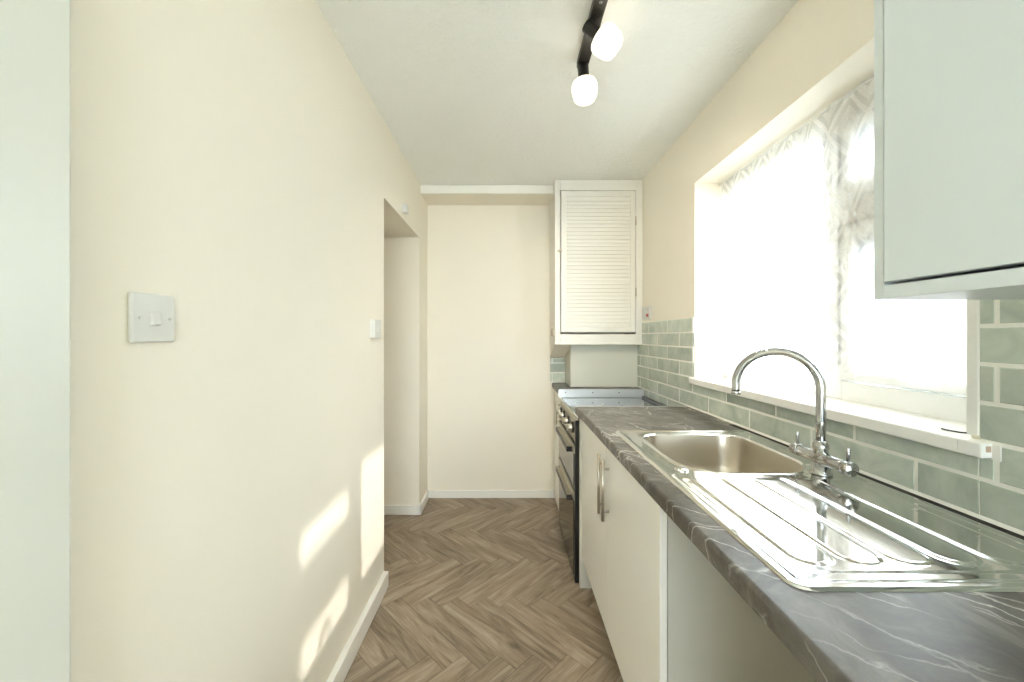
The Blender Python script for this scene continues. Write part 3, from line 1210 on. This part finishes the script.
# boxing below: upright panel box and a sloping underside beside it
m = MB()
m.box(0.4615, 0.9455, 2.826, 2.842, WT + 0.001, BZ0 + 0.003, 0.001)
m.box(0.4615, 0.478, 2.842, YE - 0.001, WT + 0.001, BZ0 + 0.003, 0.001)
m.build('pipe_boxing', M['boxing'], bc)
m = MB()
m.prism_x([(2.768, BZ0 + 0.003), (YE - 0.010, H - 0.166), (YE - 0.010, BZ0 + 0.003)], 0.345, 0.4613)
m.build('sloping_panel', M['cream'], bc)

# cooker isolator switch on the wall by the cupboard
sp = thing('isolator_switch', (0.95, 2.65, H + 0.165), 'white cooker isolator switch with red rocker above the tiles', 'switch')
m = MB()
m.box(0.940, XR, 2.577, 2.722, H + 0.116, H + 0.204, 0.003)
m.build('plate', M['plastic'], sp)
m = MB()
m.box(0.936, 0.941, 2.598, 2.632, H + 0.131, H + 0.152, 0.002)
m.build('rocker', M['red'], sp)
m = MB()
m.box(0.9385, 0.9405, 2.606, 2.618, H + 0.180, H + 0.184, 0.0005)
m.build('indicator', M['red'], sp)

# ------------------------------------------------------------------ switches on the long wall
ls = thing('light_switch', (XL, 0.688, H + 0.032), 'large white light switch on the cream wall near the white door', 'switch')
m = MB()
m.box(XL, XL + 0.0085, 0.645, 0.7305, H - 0.0105, H + 0.0745, 0.0035, 3)
pl = m.build('plate', M['plastic'], ls)
m = MB()
rt = Matrix.Rotation(math.radians(-9), 3, 'Y')
m.box(XL + 0.006, XL + 0.0135, 0.6785, 0.6945, H + 0.0195, H + 0.0435, 0.0012, rot=rt)
m.build('rocker', M['plastic'], ls)
for y in (0.658, 0.7175):
    m = MB()
    m.lathe([(0.0028, 0.0), (0.0028, 0.0003), (0.0001, 0.0004)], (XL + 0.0085, y, H + 0.032), (1, 0, 0), 12)
    m.build('screw', M['plastic'], pl)

l2 = thing('light_switch', (XL, 1.837, H + 0.036), 'small white surface switch on the cream wall beside the doorway', 'switch')
m = MB()
m.box(XL, XL + 0.016, 1.794, 1.880, H - 0.006, H + 0.078, 0.002)
m.build('back_box', M['plastic'], l2)
m = MB()
m.box(XL + 0.016, XL + 0.024, 1.793, 1.881, H - 0.007, H + 0.079, 0.003)
pl = m.build('plate', M['plastic'], l2)
m = MB()
m.box(XL + 0.022, XL + 0.028, 1.829, 1.845, H + 0.022, H + 0.048, 0.0012, rot=rt)
m.build('rocker', M['plastic'], l2)

db = thing('sensor_box', (XL, 2.36, H + 0.742), 'small white plastic sensor box on the wall above the doorway', 'sensor')
m = MB()
m.box(XL, XL + 0.022, 2.338, 2.395, H + 0.742, H + 0.795, 0.003)
m.build('case', M['plastic'], db)
m = MB()
m.box(XL + 0.022, XL + 0.029, 2.340, 2.393, H + 0.744, H + 0.793, 0.003)
m.build('cover', M['plastic'], db)

# ------------------------------------------------------------------ ceiling spotlight bar
bar = thing('spotlight_bar', (0.302, 1.25, ZC), 'black ceiling spotlight bar with lit opal glass shades', 'ceiling light')
m = MB()
m.box(0.281, 0.325, 0.86, 1.572, ZC - 0.026, ZC, 0.003)
brr = m.build('bar', M['black_satin'], bar)
m = MB()
m.lathe([(0.006, 0.0), (0.006, 0.002), (0.0001, 0.003)], (0.303, 1.26, ZC - 0.0258), (0, 0, -1), 14)
m.build('screw', M['chrome'], brr)


def spot(joint, direction, stem_len, watts, name='spot_arm'):
    j, d = Vector(joint), Vector(direction).normalized()
    m = MB()
    m.lathe([(0.0001, -0.024), (0.020, -0.024), (0.0215, -0.022), (0.0215, stem_len), (0.025, stem_len + 0.002), (0.025, stem_len + 0.006), (0.0001, stem_len + 0.006)], j, d, 28)
    a = m.build(name, M['black_satin'], bar)
    m = MB()
    k = stem_len + 0.004
    prof = [(0.024, k), (0.040, k + 0.002), (0.0465, k + 0.008), (0.0495, k + 0.018), (0.050, k + 0.030), (0.048, k + 0.046), (0.0445, k + 0.062), (0.039, k + 0.073), (0.031, k + 0.079), (0.018, k + 0.0815), (0.0001, k + 0.082)]
    m.lathe(prof, j, d, 36)
    m.build('shade', M['opal'], a)
    # the lamp's own light, leaving through the open end of its shade
    la = bpy.data.lights.new('bulb', 'AREA')
    la.shape = 'DISK'
    la.size = 0.07
    la.energy = watts
    la.color = (1.0, 0.88, 0.72)
    la.spread = math.radians(112)
    lo = bpy.data.objects.new('bulb', la)
    C.objects.link(lo)
    lo.parent = bar
    lo.location = j + d * (k + 0.0845) - Vector(bar.location)
    lo.rotation_euler = d.to_track_quat('-Z', 'Y').to_euler()


spot((0.303, 1.552, ZC - 0.042), (0.05, -0.12, -1.0), 0.052, 0.6)
spot((0.291, 1.345, ZC - 0.046), (0.78, -0.05, -0.70), 0.030, 0.12)
spot((0.303, 0.93, ZC - 0.046), (0.05, 0.74, -0.70), 0.030, 3.2)  # added third spot, out of view and brighter, to light the far end
